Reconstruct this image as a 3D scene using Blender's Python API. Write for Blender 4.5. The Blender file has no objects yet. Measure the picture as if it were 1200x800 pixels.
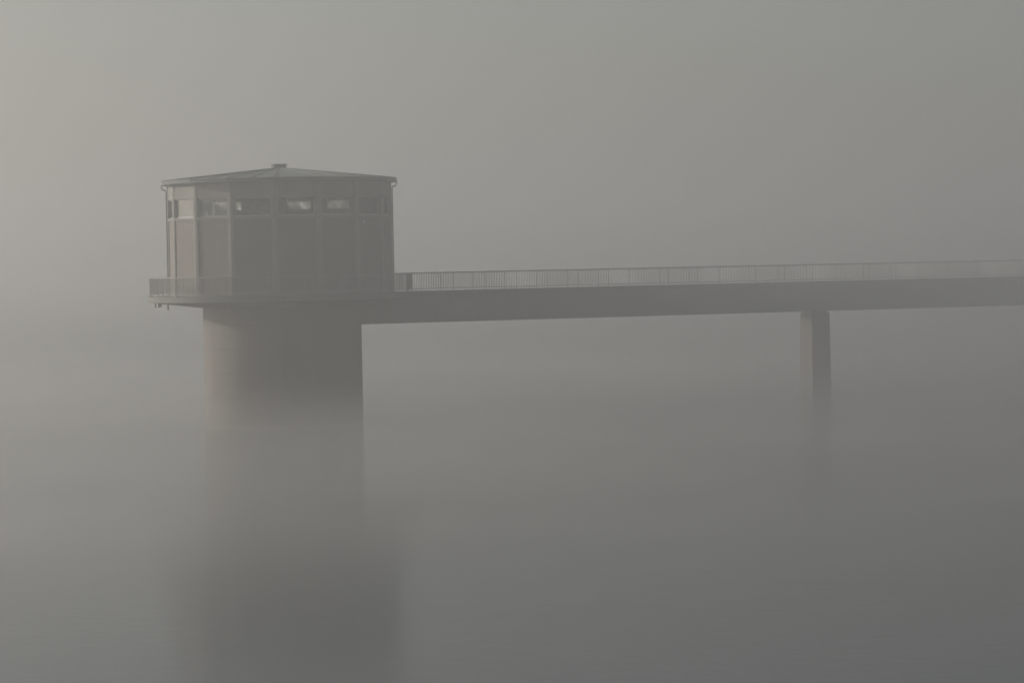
import bpy, bmesh, math, random
from mathutils import Matrix, Vector
random.seed(7)
R = math.radians
scene = bpy.context.scene

# ------------------------------------------------------------------ camera
CAM_Z = 10.2
LENS = 108.3
PITCH, ROLL = 1.587, -1.06
cam_data = bpy.data.cameras.new('camera')
cam_data.lens = LENS
cam_data.sensor_width = 36.0
cam_data.clip_start = 0.5
cam_data.clip_end = 6000
cam = bpy.data.objects.new('camera', cam_data)
scene.collection.objects.link(cam)
cam.matrix_world = (Matrix.Translation((0, 0, CAM_Z)) @ Matrix.Rotation(R(90 - PITCH), 4, 'X')
                    @ Matrix.Rotation(R(ROLL), 4, 'Z'))
scene.camera = cam

# ------------------------------------------------------------------ sky and sun
SUN_AZ, SUN_EL = -111.0, 16.0         # azimuth: 0 = towards the camera, negative = left
to_sun = Vector((math.sin(R(SUN_AZ)) * math.cos(R(SUN_EL)), -math.cos(R(SUN_AZ)) * math.cos(R(SUN_EL)), math.sin(R(SUN_EL))))
world = bpy.data.worlds.new('World')
scene.world = world
world.use_nodes = True
wn = world.node_tree.nodes
wl = world.node_tree.links
wn.clear()
sky = wn.new('ShaderNodeTexSky')
sky.sky_type = 'NISHITA'
sky.sun_disc = False
sky.sun_elevation = R(SUN_EL)
sky.sun_rotation = math.atan2(to_sun.x, to_sun.y)
sky.air_density = 1.0
sky.dust_density = 2.0
sky.ozone_density = 1.0
bg = wn.new('ShaderNodeBackground')
bg.inputs['Strength'].default_value = 0.075
wo = wn.new('ShaderNodeOutputWorld')
hs = wn.new('ShaderNodeHueSaturation')          # fog-laden sky: hardly any colour left in it
hs.inputs['Saturation'].default_value = 0.50
wl.new(sky.outputs[0], hs.inputs['Color'])
wl.new(hs.outputs[0], bg.inputs[0])
wl.new(bg.outputs[0], wo.inputs[0])

sun_data = bpy.data.lights.new('sun', 'SUN')
sun_data.energy = 3.6
sun_data.angle = R(0.6)
sun_data.color = (1.0, 0.94, 0.86)
sun = bpy.data.objects.new('sun', sun_data)
scene.collection.objects.link(sun)
sun.rotation_euler = to_sun.to_track_quat('Z', 'Y').to_euler()
sun.location = to_sun * 500

scene.view_settings.view_transform = 'Standard'
scene.view_settings.look = 'None'
scene.view_settings.exposure = 0.14
scene.view_settings.gamma = 1.0
scene.view_settings.use_curve_mapping = False
cy = scene.cycles
cy.max_bounces = 8
cy.diffuse_bounces = 3
cy.glossy_bounces = 4
cy.transmission_bounces = 6
cy.transparent_max_bounces = 12
cy.volume_bounces = 1
cy.use_denoising = True
cy.sample_clamp_indirect = 4.0
cy.volume_max_steps = 256

# air: even fog everywhere, and the steam bank lying on the water
HAZE_DENSITY = 0.0034
HAZE_TOP = 34.0
FOG_G = 0.76

# ------------------------------------------------------------------ materials
def new_mat(name):
    m = bpy.data.materials.new(name)
    m.use_nodes = True
    nt = m.node_tree
    return m, nt, nt.nodes, nt.links, nt.nodes.get('Principled BSDF')

def concrete(name, col, dark, rough=0.85, streak=0.5, scale=1.2, bump=0.15):
    """weathered concrete: broad blotches, vertical rain streaks, fine grain"""
    m, nt, n, l, p = new_mat(name)
    tc = n.new('ShaderNodeTexCoord')
    mp = n.new('ShaderNodeMapping'); mp.inputs['Scale'].default_value = (3.0, 3.0, 0.18)
    l.new(tc.outputs['Object'], mp.inputs['Vector'])
    n1 = n.new('ShaderNodeTexNoise'); n1.inputs['Scale'].default_value = scale * 0.5; n1.inputs['Detail'].default_value = 6
    n2 = n.new('ShaderNodeTexNoise'); n2.inputs['Scale'].default_value = scale; n2.inputs['Detail'].default_value = 5
    n3 = n.new('ShaderNodeTexNoise'); n3.inputs['Scale'].default_value = 18; n3.inputs['Detail'].default_value = 4
    l.new(tc.outputs['Object'], n1.inputs['Vector']); l.new(mp.outputs[0], n2.inputs['Vector']); l.new(tc.outputs['Object'], n3.inputs['Vector'])
    r1 = n.new('ShaderNodeValToRGB'); r1.color_ramp.elements[0].position = 0.35; r1.color_ramp.elements[1].position = 0.7
    l.new(n1.outputs['Fac'], r1.inputs[0])
    r2 = n.new('ShaderNodeValToRGB'); r2.color_ramp.elements[0].position = 0.5; r2.color_ramp.elements[1].position = 0.72
    l.new(n2.outputs['Fac'], r2.inputs[0])
    a = n.new('ShaderNodeMix'); a.data_type = 'RGBA'
    a.inputs['A'].default_value = (*col, 1); a.inputs['B'].default_value = (*[(c + d) / 2 for c, d in zip(col, dark)], 1)
    l.new(r1.outputs[0], a.inputs['Factor'])
    mul = n.new('ShaderNodeMath'); mul.operation = 'MULTIPLY'; mul.inputs[1].default_value = streak
    l.new(r2.outputs[0], mul.inputs[0])
    b = n.new('ShaderNodeMix'); b.data_type = 'RGBA'
    l.new(a.outputs['Result'], b.inputs['A']); b.inputs['B'].default_value = (*dark, 1)
    l.new(mul.outputs[0], b.inputs['Factor'])
    g = n.new('ShaderNodeMix'); g.data_type = 'RGBA'; g.blend_type = 'OVERLAY'; g.inputs['Factor'].default_value = 0.25
    l.new(b.outputs['Result'], g.inputs['A']); l.new(n3.outputs['Fac'], g.inputs['B'])
    l.new(g.outputs['Result'], p.inputs['Base Color'])
    p.inputs['Roughness'].default_value = rough
    bp = n.new('ShaderNodeBump'); bp.inputs['Strength'].default_value = bump; bp.inputs['Distance'].default_value = 0.02
    l.new(n3.outputs['Fac'], bp.inputs['Height']); l.new(bp.outputs[0], p.inputs['Normal'])
    return m

def metal_paint(name, col, rough=0.5, metallic=0.0):
    m, nt, n, l, p = new_mat(name)
    tc = n.new('ShaderNodeTexCoord')
    nz = n.new('ShaderNodeTexNoise'); nz.inputs['Scale'].default_value = 2.5; nz.inputs['Detail'].default_value = 6
    l.new(tc.outputs['Object'], nz.inputs['Vector'])
    mx = n.new('ShaderNodeMix'); mx.data_type = 'RGBA'
    mx.inputs['A'].default_value = (*[c * 0.8 for c in col], 1); mx.inputs['B'].default_value = (*[min(1, c * 1.2) for c in col], 1)
    l.new(nz.outputs['Fac'], mx.inputs['Factor']); l.new(mx.outputs['Result'], p.inputs['Base Color'])
    p.inputs['Roughness'].default_value = rough; p.inputs['Metallic'].default_value = metallic
    return m

M = {}
M['shaft'] = concrete('shaft_concrete', (0.18, 0.152, 0.125), (0.095, 0.082, 0.068), streak=0.55, scale=0.7)
M['pier'] = concrete('pier_concrete', (0.125, 0.112, 0.098), (0.08, 0.072, 0.063), streak=0.5)
M['slab'] = concrete('slab_concrete', (0.17, 0.16, 0.15), (0.11, 0.105, 0.10), streak=0.5)
M['girder'] = concrete('girder_concrete', (0.21, 0.205, 0.195), (0.14, 0.135, 0.13), streak=0.45)
M['pilaster'] = concrete('pilaster_concrete', (0.235, 0.23, 0.20), (0.165, 0.16, 0.14), streak=0.35)
M['panel'] = concrete('panel_render', (0.185, 0.157, 0.135), (0.125, 0.105, 0.092), streak=0.35, scale=1.6)
M['fascia'] = concrete('fascia_concrete', (0.235, 0.225, 0.195), (0.16, 0.15, 0.13), streak=0.4)
M['roof'] = metal_paint('roof_sheet', (0.125, 0.145, 0.125), 0.7)
M['seam'] = metal_paint('roof_seam', (0.085, 0.095, 0.085), 0.65)
M['rail'] = metal_paint('railing_paint', (0.22, 0.22, 0.21), 0.5)
M['pipe'] = metal_paint('pipe_paint', (0.10, 0.105, 0.10), 0.5)
M['frame'] = metal_paint('window_frame_paint', (0.34, 0.335, 0.30), 0.5)
M['louvre'] = metal_paint('louvre_paint', (0.28, 0.255, 0.21), 0.6)
M['interior'] = metal_paint('interior_wall', (0.20, 0.19, 0.18), 0.9)
M['blocker'] = metal_paint('blocker_paint', (0.07, 0.085, 0.08), 0.5)
M['door'] = metal_paint('door_paint', (0.09, 0.11, 0.12), 0.5)
M['lamp'] = metal_paint('lamp_glass', (0.4, 0.4, 0.37), 0.4)

def glass_mat():
    m, nt, n, l, p = new_mat('window_glass')
    n.remove(p)
    out = n.get('Material Output')
    tr = n.new('ShaderNodeBsdfTransparent'); tr.inputs[0].default_value = (0.72, 0.75, 0.72, 1)
    gl = n.new('ShaderNodeBsdfGlossy'); gl.inputs['Roughness'].default_value = 0.03
    tc = n.new('ShaderNodeNewGeometry')              # dusty-looking noise tint, put in to soften the bright patches
    nz = n.new('ShaderNodeTexNoise'); nz.inputs['Scale'].default_value = 1.3; nz.inputs['Detail'].default_value = 4
    l.new(tc.outputs['Position'], nz.inputs['Vector'])
    cr = n.new('ShaderNodeValToRGB'); cr.color_ramp.elements[0].position = 0.34; cr.color_ramp.elements[1].position = 0.56
    cr.color_ramp.elements[0].color = (0.42, 0.43, 0.41, 1); cr.color_ramp.elements[1].color = (0.96, 0.97, 0.94, 1)
    l.new(nz.outputs['Fac'], cr.inputs[0]); l.new(cr.outputs[0], tr.inputs[0])
    fr = n.new('ShaderNodeFresnel'); fr.inputs['IOR'].default_value = 1.52
    mx = n.new('ShaderNodeMixShader')
    l.new(fr.outputs[0], mx.inputs[0]); l.new(tr.outputs[0], mx.inputs[1]); l.new(gl.outputs[0], mx.inputs[2])
    l.new(mx.outputs[0], out.inputs['Surface'])
    return m
M['glass'] = glass_mat()

def water_mat():
    m, nt, n, l, p = new_mat('reservoir_water')
    p.inputs['Base Color'].default_value = (0.018, 0.024, 0.024, 1)
    p.inputs['Roughness'].default_value = 0.165
    p.inputs['IOR'].default_value = 1.333
    tc = n.new('ShaderNodeTexCoord')
    n1 = n.new('ShaderNodeTexNoise'); n1.inputs['Scale'].default_value = 0.9; n1.inputs['Detail'].default_value = 4
    n2 = n.new('ShaderNodeTexNoise'); n2.inputs['Scale'].default_value = 0.12; n2.inputs['Detail'].default_value = 3
    l.new(tc.outputs['Object'], n1.inputs['Vector']); l.new(tc.outputs['Object'], n2.inputs['Vector'])
    ad = n.new('ShaderNodeMath'); ad.operation = 'MULTIPLY_ADD'; ad.inputs[1].default_value = 2.0
    l.new(n2.outputs['Fac'], ad.inputs[0]); l.new(n1.outputs['Fac'], ad.inputs[2])
    bp = n.new('ShaderNodeBump'); bp.inputs['Strength'].default_value = 0.10; bp.inputs['Distance'].default_value = 0.08
    l.new(ad.outputs[0], bp.inputs['Height']); l.new(bp.outputs[0], p.inputs['Normal'])
    return m
M['water'] = water_mat()

# ------------------------------------------------------------------ mesh helpers
COL = scene.collection

class MB:
    """collects shapes; build() links them as one mesh object"""
    def __init__(s):
        s.v, s.f, s.smooth = [], [], []
    def add(s, verts, faces, smooth=False):
        o = len(s.v)
        s.v += [tuple(x) for x in verts]
        s.f += [tuple(o + i for i in f) for f in faces]
        s.smooth += [smooth] * len(faces)
        return s
    def box(s, o, ax, ay, az, x0, x1, y0, y1, z0, z1):
        """box in the frame o, ax, ay, az"""
        P = [o + ax * x + ay * y + az * z for z in (z0, z1) for y in (y0, y1) for x in (x0, x1)]
        return s.add(P, [(0, 2, 3, 1), (4, 5, 7, 6), (0, 1, 5, 4), (2, 6, 7, 3), (0, 4, 6, 2), (1, 3, 7, 5)])
    def tube(s, pts, r, n=8, closed=False):
        pts = [Vector(p) for p in pts]
        rings = []
        for i, p in enumerate(pts):
            if closed:
                d = (pts[(i + 1) % len(pts)] - pts[i - 1]).normalized()
            else:
                d = (pts[min(i + 1, len(pts) - 1)] - pts[max(i - 1, 0)]).normalized()
            up = Vector((0, 0, 1)) if abs(d.z) < 0.9 else Vector((0, 1, 0))
            a = d.cross(up).normalized(); b = a.cross(d)
            rings.append([p + a * r * math.cos(2 * math.pi * k / n) + b * r * math.sin(2 * math.pi * k / n) for k in range(n)])
        V = [v for ring in rings for v in ring]
        F = []
        m = len(rings)
        for i in range(m if closed else m - 1):
            j = (i + 1) % m
            for k in range(n):
                F.append((i * n + k, i * n + (k + 1) % n, j * n + (k + 1) % n, j * n + k))
        s.add(V, F, True)
        if not closed:
            s.add(rings[0], [tuple(range(n))]); s.add(rings[-1], [tuple(reversed(range(n)))])
        return s
    def lathe(s, prof, n=96, phase=0.0, smooth=True, closed=True):
        """prof: (r, z) points going round the section; closed ring section or capped"""
        V = []
        for r, z in prof:
            V += [(r * math.sin(phase + 2 * math.pi * k / n), -r * math.cos(phase + 2 * math.pi * k / n), z) for k in range(n)]
        F = []
        m = len(prof)
        for i in range(m if closed else m - 1):
            j = (i + 1) % m
            for k in range(n):
                F.append((i * n + k, i * n + (k + 1) % n, j * n + (k + 1) % n, j * n + k))
        if not closed:
            F.append(tuple(range(n))); F.append(tuple((m - 1) * n + k for k in reversed(range(n))))
        s.add(V, F, smooth)
        return s
    def mesh(s, name, mat):
        me = bpy.data.meshes.new(name)
        me.from_pydata(s.v, [], s.f)
        me.polygons.foreach_set('use_smooth', s.smooth)
        bm = bmesh.new(); bm.from_mesh(me)
        bmesh.ops.recalc_face_normals(bm, faces=bm.faces)
        bm.to_mesh(me); bm.free()
        me.materials.append(M[mat] if isinstance(mat, str) else mat)
        if any(s.smooth):
            try:
                me.set_sharp_from_angle(angle=R(35))
            except Exception:
                pass
        return me
    def build(s, name, mat, parent=None):
        return link(name, s.mesh(name, mat), parent)

def link(name, data, parent=None, loc=None, rotz=None):
    o = bpy.data.objects.new(name, data)
    COL.objects.link(o)
    if parent: o.parent = parent
    if loc is not None: o.location = loc
    if rotz is not None: o.rotation_euler = (0, 0, rotz)
    return o

def tag(o, label=None, cat=None, group=None, kind=None):
    if label: o['label'] = label
    if cat: o['category'] = cat
    if group: o['group'] = group
    if kind: o['kind'] = kind
    return o

X, Y, Z, O = Vector((1, 0, 0)), Vector((0, 1, 0)), Vector((0, 0, 1)), Vector((0, 0, 0))

# ------------------------------------------------------------------ water
DECK = 8.12
w = MB(); WX, WY0, WY1 = 1590, -590, 2590
gx = [-WX + i * 2 * WX / 12 for i in range(13)]; gy = [WY0 + i * (WY1 - WY0) / 12 for i in range(13)]
w.add([(x, y, 0) for y in gy for x in gx], [(j * 13 + i, j * 13 + i + 1, (j + 1) * 13 + i + 1, (j + 1) * 13 + i) for j in range(12) for i in range(12)])
tag(w.build('water', 'water'), 'still grey reservoir water under the fog', 'water', kind='structure')

# ------------------------------------------------------------------ intake tower
TX, TY = -14.17, 190.0
tower = link('intake_tower', None, loc=(TX, TY, 0))
tag(tower, 'round concrete intake tower with many-sided windowed valve house and railed platform', 'tower')
NS = 16
RC = 6.88                                   # corner radius of the valve house
PH = R(1.7)                                 # one corner almost faces the camera
AP = RC * math.cos(math.pi / NS)
def radial(a): return Vector((math.sin(a), -math.cos(a), 0))
def tang(a): return Vector((math.cos(a), math.sin(a), 0))

# shaft, cast in lifts with a recessed joint between them
prof = [(0.0, -0.6)]
SR = 4.87
prof = [(SR, -0.6)]
z = 0.55
while z < 7.3:
    prof += [(SR, z - 0.03), (SR - 0.035, z - 0.022), (SR - 0.035, z + 0.022), (SR, z + 0.03)]
    z += 1.45
prof += [(SR, 7.45)]
MB().lathe(prof, 128, closed=False).build('shaft', 'shaft', tower).location.x = 0.03

# platform with a sloping soffit and a small drip edge
pl = MB().lathe([(0.4, DECK), (8.2, DECK), (8.2, DECK - 0.36), (8.12, DECK - 0.38), (8.12, DECK - 0.36), (SR - 0.3, DECK - 0.80), (0.4, DECK - 0.80)], 128)
platform = pl.build('platform', 'slab', tower)
for a, ln in ((-84, .30), (-70, .28), (-58, .42), (-100, .3), (-20, .3), (12, .3), (60, .3), (150, .3), (200, .3)):
    p = radial(R(a)) * 7.72
    MB().tube([p + Z * (DECK - 0.38 - ln), p + Z * (DECK - 0.3)], 0.055).build('drain_pipe', 'pipe', platform)

# ---- valve house walls: one mesh of each piece, shared round the sixteen sides
FW = 2 * RC * math.sin(math.pi / NS)        # side length
PW = 0.42                                   # pilaster width
HW = FW / 2 - PW / 2 + 0.06                 # half opening between pilasters
Z_SILL0, Z_SILL1, Z_WIN1, Z_EAVE = 12.70, 12.85, 13.99, 14.97
def face_frame(): return Vector((0, -AP, 0)), X, -Y, Z   # ax along, ay outwards (local: facing -Y)
o_, ax_, ay_, az_ = face_frame()
me_panel = MB().box(o_, ax_, ay_, az_, -HW, HW, -0.30, -0.055, DECK + 0.004, Z_SILL0).mesh('wall_panel', 'panel')
me_plinth = MB().box(o_, ax_, ay_, az_, -HW, HW, -0.30, -0.02, DECK + 0.004, DECK + 0.25).mesh('plinth', 'pilaster')
me_sill = MB().box(o_, ax_, ay_, az_, -HW, HW, -0.30, 0.012, Z_SILL0, Z_SILL1).mesh('window_sill', 'pilaster')
me_band = MB().box(o_, ax_, ay_, az_, -HW, HW, -0.30, -0.012, Z_WIN1, Z_EAVE).mesh('fascia_band', 'fascia')
f = MB()
FR = 0.075
f.box(o_, ax_, ay_, az_, -HW, -HW + FR + 0.06, -0.24, -0.13, Z_SILL1, Z_WIN1)
f.box(o_, ax_, ay_, az_, HW - FR - 0.06, HW, -0.24, -0.13, Z_SILL1, Z_WIN1)
f.box(o_, ax_, ay_, az_, -HW + FR + 0.06, HW - FR - 0.06, -0.24, -0.13, Z_SILL1, Z_SILL1 + FR)
f.box(o_, ax_, ay_, az_, -HW + FR + 0.06, HW - FR - 0.06, -0.24, -0.13, Z_WIN1 - FR, Z_WIN1)
me_frame = f.mesh('window', 'frame')
me_pane = MB().box(o_, ax_, ay_, az_, -HW + FR + 0.06, HW - FR - 0.06, -0.190, -0.178, Z_SILL1 + FR, Z_WIN1 - FR).mesh('pane', 'glass')
me_pil = MB()
oc = Vector((0, -RC, 0))
_c, _s = math.cos(math.pi / NS), math.sin(math.pi / NS)
_h = PW / 2
PRO = 0.018
P = [(-_h * _c, -_h * _s - 0.36), (_h * _c, -_h * _s - 0.36), (_h * _c, -_h * _s + PRO - .012), (_h * _c - .015, -_h * _s + PRO), (0, PRO), (-_h * _c + .015, -_h * _s + PRO), (-_h * _c, -_h * _s + PRO - .012)]
nP = len(P)
me_pil.add([oc + X * x - Y * y + Z * zz for zz in (DECK + 0.004, Z_EAVE) for x, y in P],
           [tuple(reversed(range(nP))), tuple(range(nP, 2 * nP))] + [(i, (i + 1) % nP, nP + (i + 1) % nP, nP + i) for i in range(nP)])
me_pil = me_pil.mesh('pilaster', 'pilaster')
lv = MB()
ns = 11
for i in range(ns):
    zc = Z_SILL1 + FR + (i + 0.5) * (Z_WIN1 - Z_SILL1 - 2 * FR) / ns
    lv.add([o_ + X * x - Y * y + Z * zz for x in (-HW + FR + .06, HW - FR - .06) for y, zz in ((-0.20, zc + .05), (-0.135, zc - .035), (-0.135, zc - .05), (-0.20, zc + .035))],
           [(0, 1, 2, 3), (7, 6, 5, 4), (0, 4, 5, 1), (1, 5, 6, 2), (2, 6, 7, 3), (3, 7, 4, 0)])
me_louvre = lv.mesh('louvre', 'louvre')
DOOR_SIDE = round((R(117) - PH) / (2 * math.pi / NS) - 0.5)
LOUVRE_SIDE = -3
for k in range(-8, 8):
    a = PH + (k + 0.5) * 2 * math.pi / NS
    link('pilaster', me_pil, tower, rotz=PH + k * 2 * math.pi / NS)
    if k == DOOR_SIDE:
        b = MB()
        b.box(o_, ax_, ay_, az_, -HW, -0.55, -0.30, -0.09, DECK + 0.004, Z_SILL0)
        b.box(o_, ax_, ay_, az_, 0.55, HW, -0.30, -0.09, DECK + 0.004, Z_SILL0)
        b.box(o_, ax_, ay_, az_, -0.55, 0.55, -0.30, -0.09, DECK + 2.2, Z_SILL0)
        wp = b.build('wall_panel', 'panel', tower); wp.rotation_euler = (0, 0, a)
        d = MB().box(o_, ax_, ay_, az_, -0.55, 0.55, -0.24, -0.16, DECK + 0.01, DECK + 2.2).build('door', 'door', tower)
        d.rotation_euler = (0, 0, a)
        h = MB().tube([o_ + X * 0.42 - Y * -0.10 + Z * (DECK + 1.0), o_ + X * 0.30 - Y * -0.10 + Z * (DECK + 1.0)], 0.015).build('handle', 'pipe', d)
    else:
        link('wall_panel', me_panel, tower, rotz=a)
        link('plinth', me_plinth, tower, rotz=a)
    link('fascia_band', me_band, tower, rotz=a)
    wi = link('window', me_frame, tower, rotz=a)
    link('window_sill', me_sill, wi)
    link('pane', me_pane, wi)
    if k == LOUVRE_SIDE:
        link('louvre', me_louvre, wi)
        wi['label'] = 'window filled with pale sunlit louvre slats'
# bulkhead lamp on the side towards the bridge
a = PH + 2.5 * 2 * math.pi / NS
lm = MB().lathe([(0.0, 0.10), (0.10, 0.08), (0.14, 0.0), (0.0, 0.0)][0:3], 16, closed=False).build('wall_lamp', 'lamp', tower)
lm.matrix_local = Matrix.Translation(radial(a) * (AP - 0.09) + tang(a) * -0.62 + Z * 12.45) @ Matrix.Rotation(a, 4, 'Z') @ Matrix.Rotation(R(90), 4, 'X')

# interior: floor, ceiling, added dark blocks that shape the bright patches in the windows
MB().lathe([(0.2, DECK + 0.02), (AP - 0.31, DECK + 0.02), (AP - 0.31, DECK + 0.06), (0.2, DECK + 0.06)], NS, PH, smooth=False).build('floor', 'interior', tower)
MB().lathe([(0.2, 14.62), (AP - 0.31, 14.62), (AP - 0.31, 14.70), (0.2, 14.70)], NS, PH, smooth=False).build('ceiling', 'interior', tower)
def blocker(x, y, wx, wy, z1, name='view_blocker'):
    b = MB()
    b.box(Vector((x, y, 0)), X, Y, Z, -wx / 2, wx / 2, -wy / 2, wy / 2, DECK + 0.06, z1 - 0.25)
    b.box(Vector((x, y, 0)), X, Y, Z, -wx / 2 + .08, wx / 2 - .08, -wy / 2 + .08, wy / 2 - .08, z1 - 0.25, z1)
    return b.build(name, 'blocker', tower)
blocker(-1.45, 1.2, 1.5, 1.5, 14.5)
blocker(-0.1, 0.4, 1.1, 1.6, 14.5)
blocker(2.35, 1.8, 1.0, 1.2, 14.5)
blocker(5.0, 0.0, 1.3, 2.6, 14.4, 'side_blocker')
blocker(-5.0, 1.6, 0.7, 1.0, 14.2, 'side_blocker')
blocker(0.0, 3.2, 8.6, 0.9, 13.36, 'low_blocker')

# ---- roof: sheets between seams, fascia rim, cap
RE, ZE0, ZE1, ZA = 7.20, 14.975, 15.14, 15.90
roof = MB().lathe([(RE - 0.62, ZE0), (RE, ZE0), (RE, ZE1 - 0.01), (RE - 0.62, ZE1 - 0.01)], NS, PH, smooth=False).build('roof', 'seam', tower)
ce = math.cos(math.pi / NS); se = math.sin(math.pi / NS)
def roof_pt(r, u, dz=0.0):
    """local: facing -Y side; r corner radius, u -1..1 across"""
    zz = ZE1 + (ZA - ZE1) * (1 - r / RE)
    return Vector((u * r * se, -r * ce, zz + dz))
sh = MB()
V = [roof_pt(r, u, dz) for dz in (-0.05, 0) for r, u in ((RE + .04, -1), (RE + .04, 1), (0.3, 1), (0.3, -1))]
sh.add(V, [(3, 2, 1, 0), (4, 5, 6, 7), (0, 1, 5, 4), (1, 2, 6, 5), (2, 3, 7, 6), (3, 0, 4, 7)])
me_sheet = sh.mesh('roof_sheet', 'roof')
def seam_mesh(u):
    b = MB()
    d0, d1 = roof_pt(RE + .05, u), roof_pt(0.34, u)
    t = Vector((1, 0, 0)) * 0.035
    b.add([d0 - t - Z * .01, d0 + t - Z * .01, d1 + t - Z * .01, d1 - t - Z * .01, d0 - t + Z * .045, d0 + t + Z * .045, d1 + t + Z * .035, d1 - t + Z * .035],
          [(3, 2, 1, 0), (4, 5, 6, 7), (0, 1, 5, 4), (1, 2, 6, 5), (2, 3, 7, 6), (3, 0, 4, 7)])
    return b.mesh('seam', 'seam')
me_s1, me_s0 = seam_mesh(1.0), seam_mesh(0.0)
for k in range(NS):
    a = PH + (k + 0.5) * 2 * math.pi / NS
    link('roof_sheet', me_sheet, roof, rotz=a)
    link('seam', me_s1, roof, rotz=a)
    link('seam', me_s0, roof, rotz=a)
MB().lathe([(0.46, ZA - 0.12), (0.46, ZA + 0.14), (0.50, ZA + 0.145), (0.50, ZA + 0.21), (0.05, ZA + 0.235)], 24, smooth=False, closed=False).build('roof_cap', 'seam', roof)
# gutter ring and downpipes with swan necks
gut = [radial(PH + k * 2 * math.pi / NS) * (RE + 0.02) + Z * (ZE0 - 0.02) for k in range(NS)]
MB().tube(gut, 0.07, 8, closed=True).build('gutter', 'seam', roof)
for k in (-4, 4, 0 + 8):
    a = PH + k * 2 * math.pi / NS
    n_ = radial(a); 
    pts = [n_ * (RE + .02) + Z * (ZE0 - .05), n_ * (RE + .03) + Z * (ZE0 - .22), n_ * (RE - .02) + Z * (ZE0 - .30), n_ * (RC + .09) + Z * (ZE0 - .38), n_ * (RC + .07) + Z * (ZE0 - .48), n_ * (RC + .07) + Z * (DECK + .05)]
    MB().tube(pts, 0.042, 8).build('downpipe', 'pipe', tower)

# ------------------------------------------------------------------ railings
RAIL_H = 1.12
def baluster(b, p, d, r=0.012, z0=0.13, z1=RAIL_H - 0.03):
    q = d.cross(Z)
    b.box(p, d, q, Z, -r, r, -r, r, z0, z1)
def post_mesh():
    b = MB(); b.box(O, X, Y, Z, -0.025, 0.025, -0.03, 0.03, 0.0, RAIL_H - 0.02)
    b.box(O, X, Y, Z, -0.06, 0.06, -0.06, 0.06, 0.0, 0.012)
    return b.mesh('post', 'rail')
me_post = post_mesh()

def railing(parent, pts, label=None):
    """pts: post positions; rail mesh carries posts and baluster panels"""
    b = MB()
    b.tube([p + Z * RAIL_H for p in pts], 0.034, 8)
    b.tube([p + Z * 0.13 for p in pts], 0.02, 6)
    rail = b.build('railing', 'rail', parent)
    for i, p in enumerate(pts):
        d = (pts[min(i + 1, len(pts) - 1)] - pts[max(i - 1, 0)]).normalized()
        link('post', me_post, rail, loc=p, rotz=math.atan2(d.y, d.x))
    cache = {}
    for i in range(len(pts) - 1):
        d = pts[i + 1] - pts[i]; L = d.length
        key = round(L, 3)
        if key not in cache:
            n = max(1, round(L / 0.118))
            c = MB()
            for j in range(1, n):
                baluster(c, X * (j * L / n), X)
            cache[key] = c.mesh('baluster_panel', 'rail')
        link('baluster_panel', cache[key], rail, loc=pts[i], rotz=math.atan2(d.y, d.x))
    return rail

BR_PHI = R(27.0)
BU = Vector((math.cos(BR_PHI), math.sin(BR_PHI), 0))       # bridge direction, away from the tower
BN = Vector((math.sin(BR_PHI), -math.cos(BR_PHI), 0))      # near side
RW = 1.4                                                   # half distance between the railings
RR = 8.06
a_b = math.atan2(BU.x, -BU.y)                              # bridge azimuth in the radial() convention
half = math.asin(RW / RR)
nring = 22
ring = [radial(a_b + half + i * (2 * math.pi - 2 * half) / nring) * RR + Z * DECK for i in range(nring + 1)]
railing(tower, ring)

# ------------------------------------------------------------------ footbridge
BASE = Vector((TX, TY, 0))
S0 = math.sqrt(RR * RR - RW * RW)
S1 = 118.0
bridge = link('footbridge', None, loc=(TX, TY, 0))
tag(bridge, 'long straight concrete footbridge with railings running from the tower into the fog', 'bridge')
MB().box(O, BU, BN, Z, 4.6, S1, -1.50, 1.50, DECK - 1.98, DECK - 0.30).build('girder', 'girder', bridge)
MB().box(O, BU, BN, Z, 8.0, S1, -1.55, 1.55, DECK - 0.296, DECK - 0.006).build('deck_slab', 'slab', bridge)
BAY = 2.26
nb = int((S1 - S0) / BAY)
for s in (1, -1):
    railing(bridge, [BU * (S0 + 0.03 + i * BAY) + BN * (s * RW) + Z * (DECK - 0.006) for i in range(nb + 1)])

# pier
PS = 38.85
pier = link('bridge_pier', None, loc=BASE + BU * PS)
tag(pier, 'slim square concrete pier standing in the water under the footbridge', 'pier')
pm = MB()
def ringq(hu, hn, z): return [BU * (su * hu) + BN * (sn * hn) + Z * z for su, sn in ((-1, -1), (1, -1), (1, 1), (-1, 1))]
zs = [(-0.6, .72, .75), (DECK - 1.99 - 0.12, .70, .73)]
pm.add(ringq(.73, .76, -0.6) + ringq(.70, .73, DECK - 2.08), [(0, 1, 2, 3), (7, 6, 5, 4), (0, 4, 5, 1), (1, 5, 6, 2), (2, 6, 7, 3), (3, 7, 4, 0)])
pm.build('column', 'pier', pier)
MB().box(O, BU, BN, Z, -.55, .55, -.6, .6, DECK - 2.08, DECK - 1.98).build('bearing', 'pipe', pier)

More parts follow.
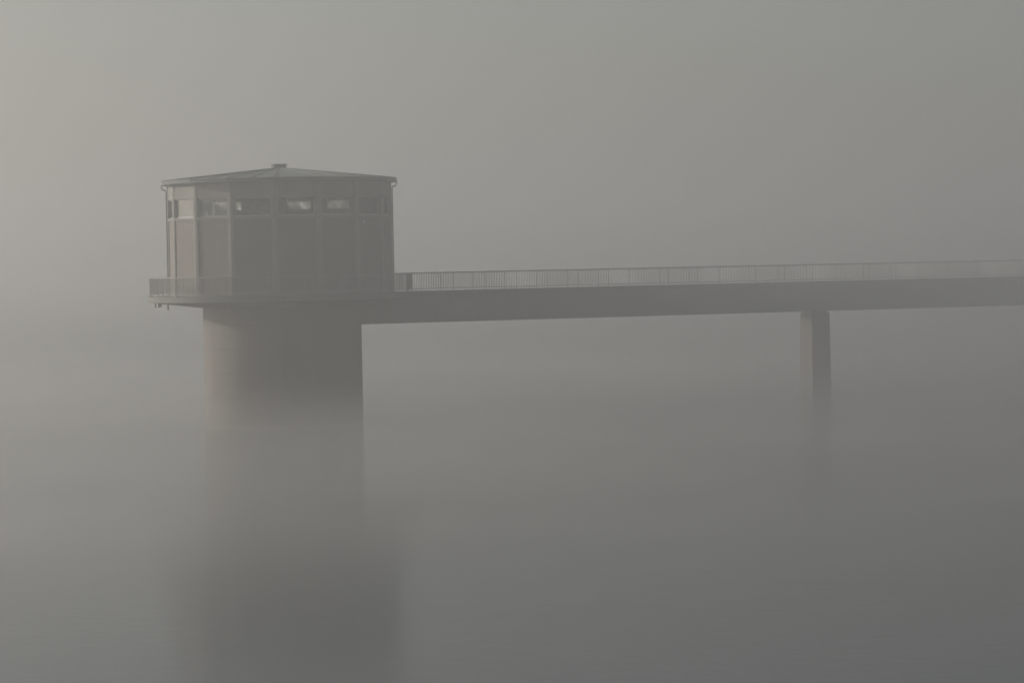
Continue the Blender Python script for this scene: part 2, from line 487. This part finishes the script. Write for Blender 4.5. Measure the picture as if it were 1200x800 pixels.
# ------------------------------------------------------------------ air
def volume_mat(name, density, color, g):
    m = bpy.data.materials.new(name); m.use_nodes = True
    nt = m.node_tree; nt.nodes.clear()
    out = nt.nodes.new('ShaderNodeOutputMaterial')
    pv = nt.nodes.new('ShaderNodeVolumePrincipled')
    pv.inputs['Color'].default_value = (*color, 1)
    pv.inputs['Density'].default_value = density
    pv.inputs['Anisotropy'].default_value = g
    nt.links.new(pv.outputs[0], out.inputs['Volume'])
    return m, nt, pv
mh, _, _ = volume_mat('haze_air', HAZE_DENSITY, (0.95, 0.94, 0.92), FOG_G)
hz = MB().box(O, X, Y, Z, -1600, 1600, -600, 2600, -1.0, HAZE_TOP).build('haze', mh)
tag(hz, 'even grey fog filling the air over the whole reservoir', 'fog', kind='stuff')

MIST = True
if MIST:
    mm, nt, pv = volume_mat('mist_air', 0.0, (0.95, 0.94, 0.92), FOG_G)
    n, l = nt.nodes, nt.links
    geo = n.new('ShaderNodeNewGeometry')
    sep = n.new('ShaderNodeSeparateXYZ'); l.new(geo.outputs['Position'], sep.inputs[0])
    def mr(src, a, b, c=0.0, d=1.0, smooth=True):
        r = n.new('ShaderNodeMapRange'); r.interpolation_type = 'SMOOTHSTEP' if smooth else 'LINEAR'
        r.inputs['From Min'].default_value = a; r.inputs['From Max'].default_value = b
        r.inputs['To Min'].default_value = c; r.inputs['To Max'].default_value = d
        l.new(src, r.inputs['Value']); return r.outputs['Result']
    def mul(a, b):
        x = n.new('ShaderNodeMath'); x.operation = 'MULTIPLY'; l.new(a, x.inputs[0])
        if isinstance(b, float): x.inputs[1].default_value = b
        else: l.new(b, x.inputs[1])
        return x.outputs[0]
    hgt = mr(sep.outputs['Z'], 0.0, 5.0, 1.0, 0.0)
    hgt = mul(hgt, hgt)
    near = mr(sep.outputs['Y'], 78.0, 118.0)
    far = mr(sep.outputs['Y'], 318.0, 240.0)
    mp = n.new('ShaderNodeMapping'); mp.inputs['Scale'].default_value = (0.035, 0.035, 0.16)
    l.new(geo.outputs['Position'], mp.inputs[0])
    nz = n.new('ShaderNodeTexNoise'); nz.inputs['Scale'].default_value = 1.0; nz.inputs['Detail'].default_value = 3
    l.new(mp.outputs[0], nz.inputs['Vector'])
    pat = mr(nz.outputs['Fac'], 0.3, 0.75, 0.45, 1.6)
    low = mul(hgt, 0.0225)
    drift = mul(mul(mr(sep.outputs['X'], -6.0, 36.0), mr(sep.outputs['Z'], 15.5, 9.0)), 0.0085)
    sm = n.new('ShaderNodeMath'); sm.operation = 'ADD'; l.new(low, sm.inputs[0]); l.new(drift, sm.inputs[1])
    d = mul(mul(sm.outputs[0], near), mul(far, pat))
    l.new(d, pv.inputs['Density'])
    mb = MB().box(O, X, Y, Z, -130, 150, 77, 320, 0.02, 15.6).build('mist_bank', mm)
    tag(mb, 'low bank of denser steam mist lying on the water round the tower foot', 'mist', kind='stuff')
    mm.cycles.volume_step_rate = 0.8
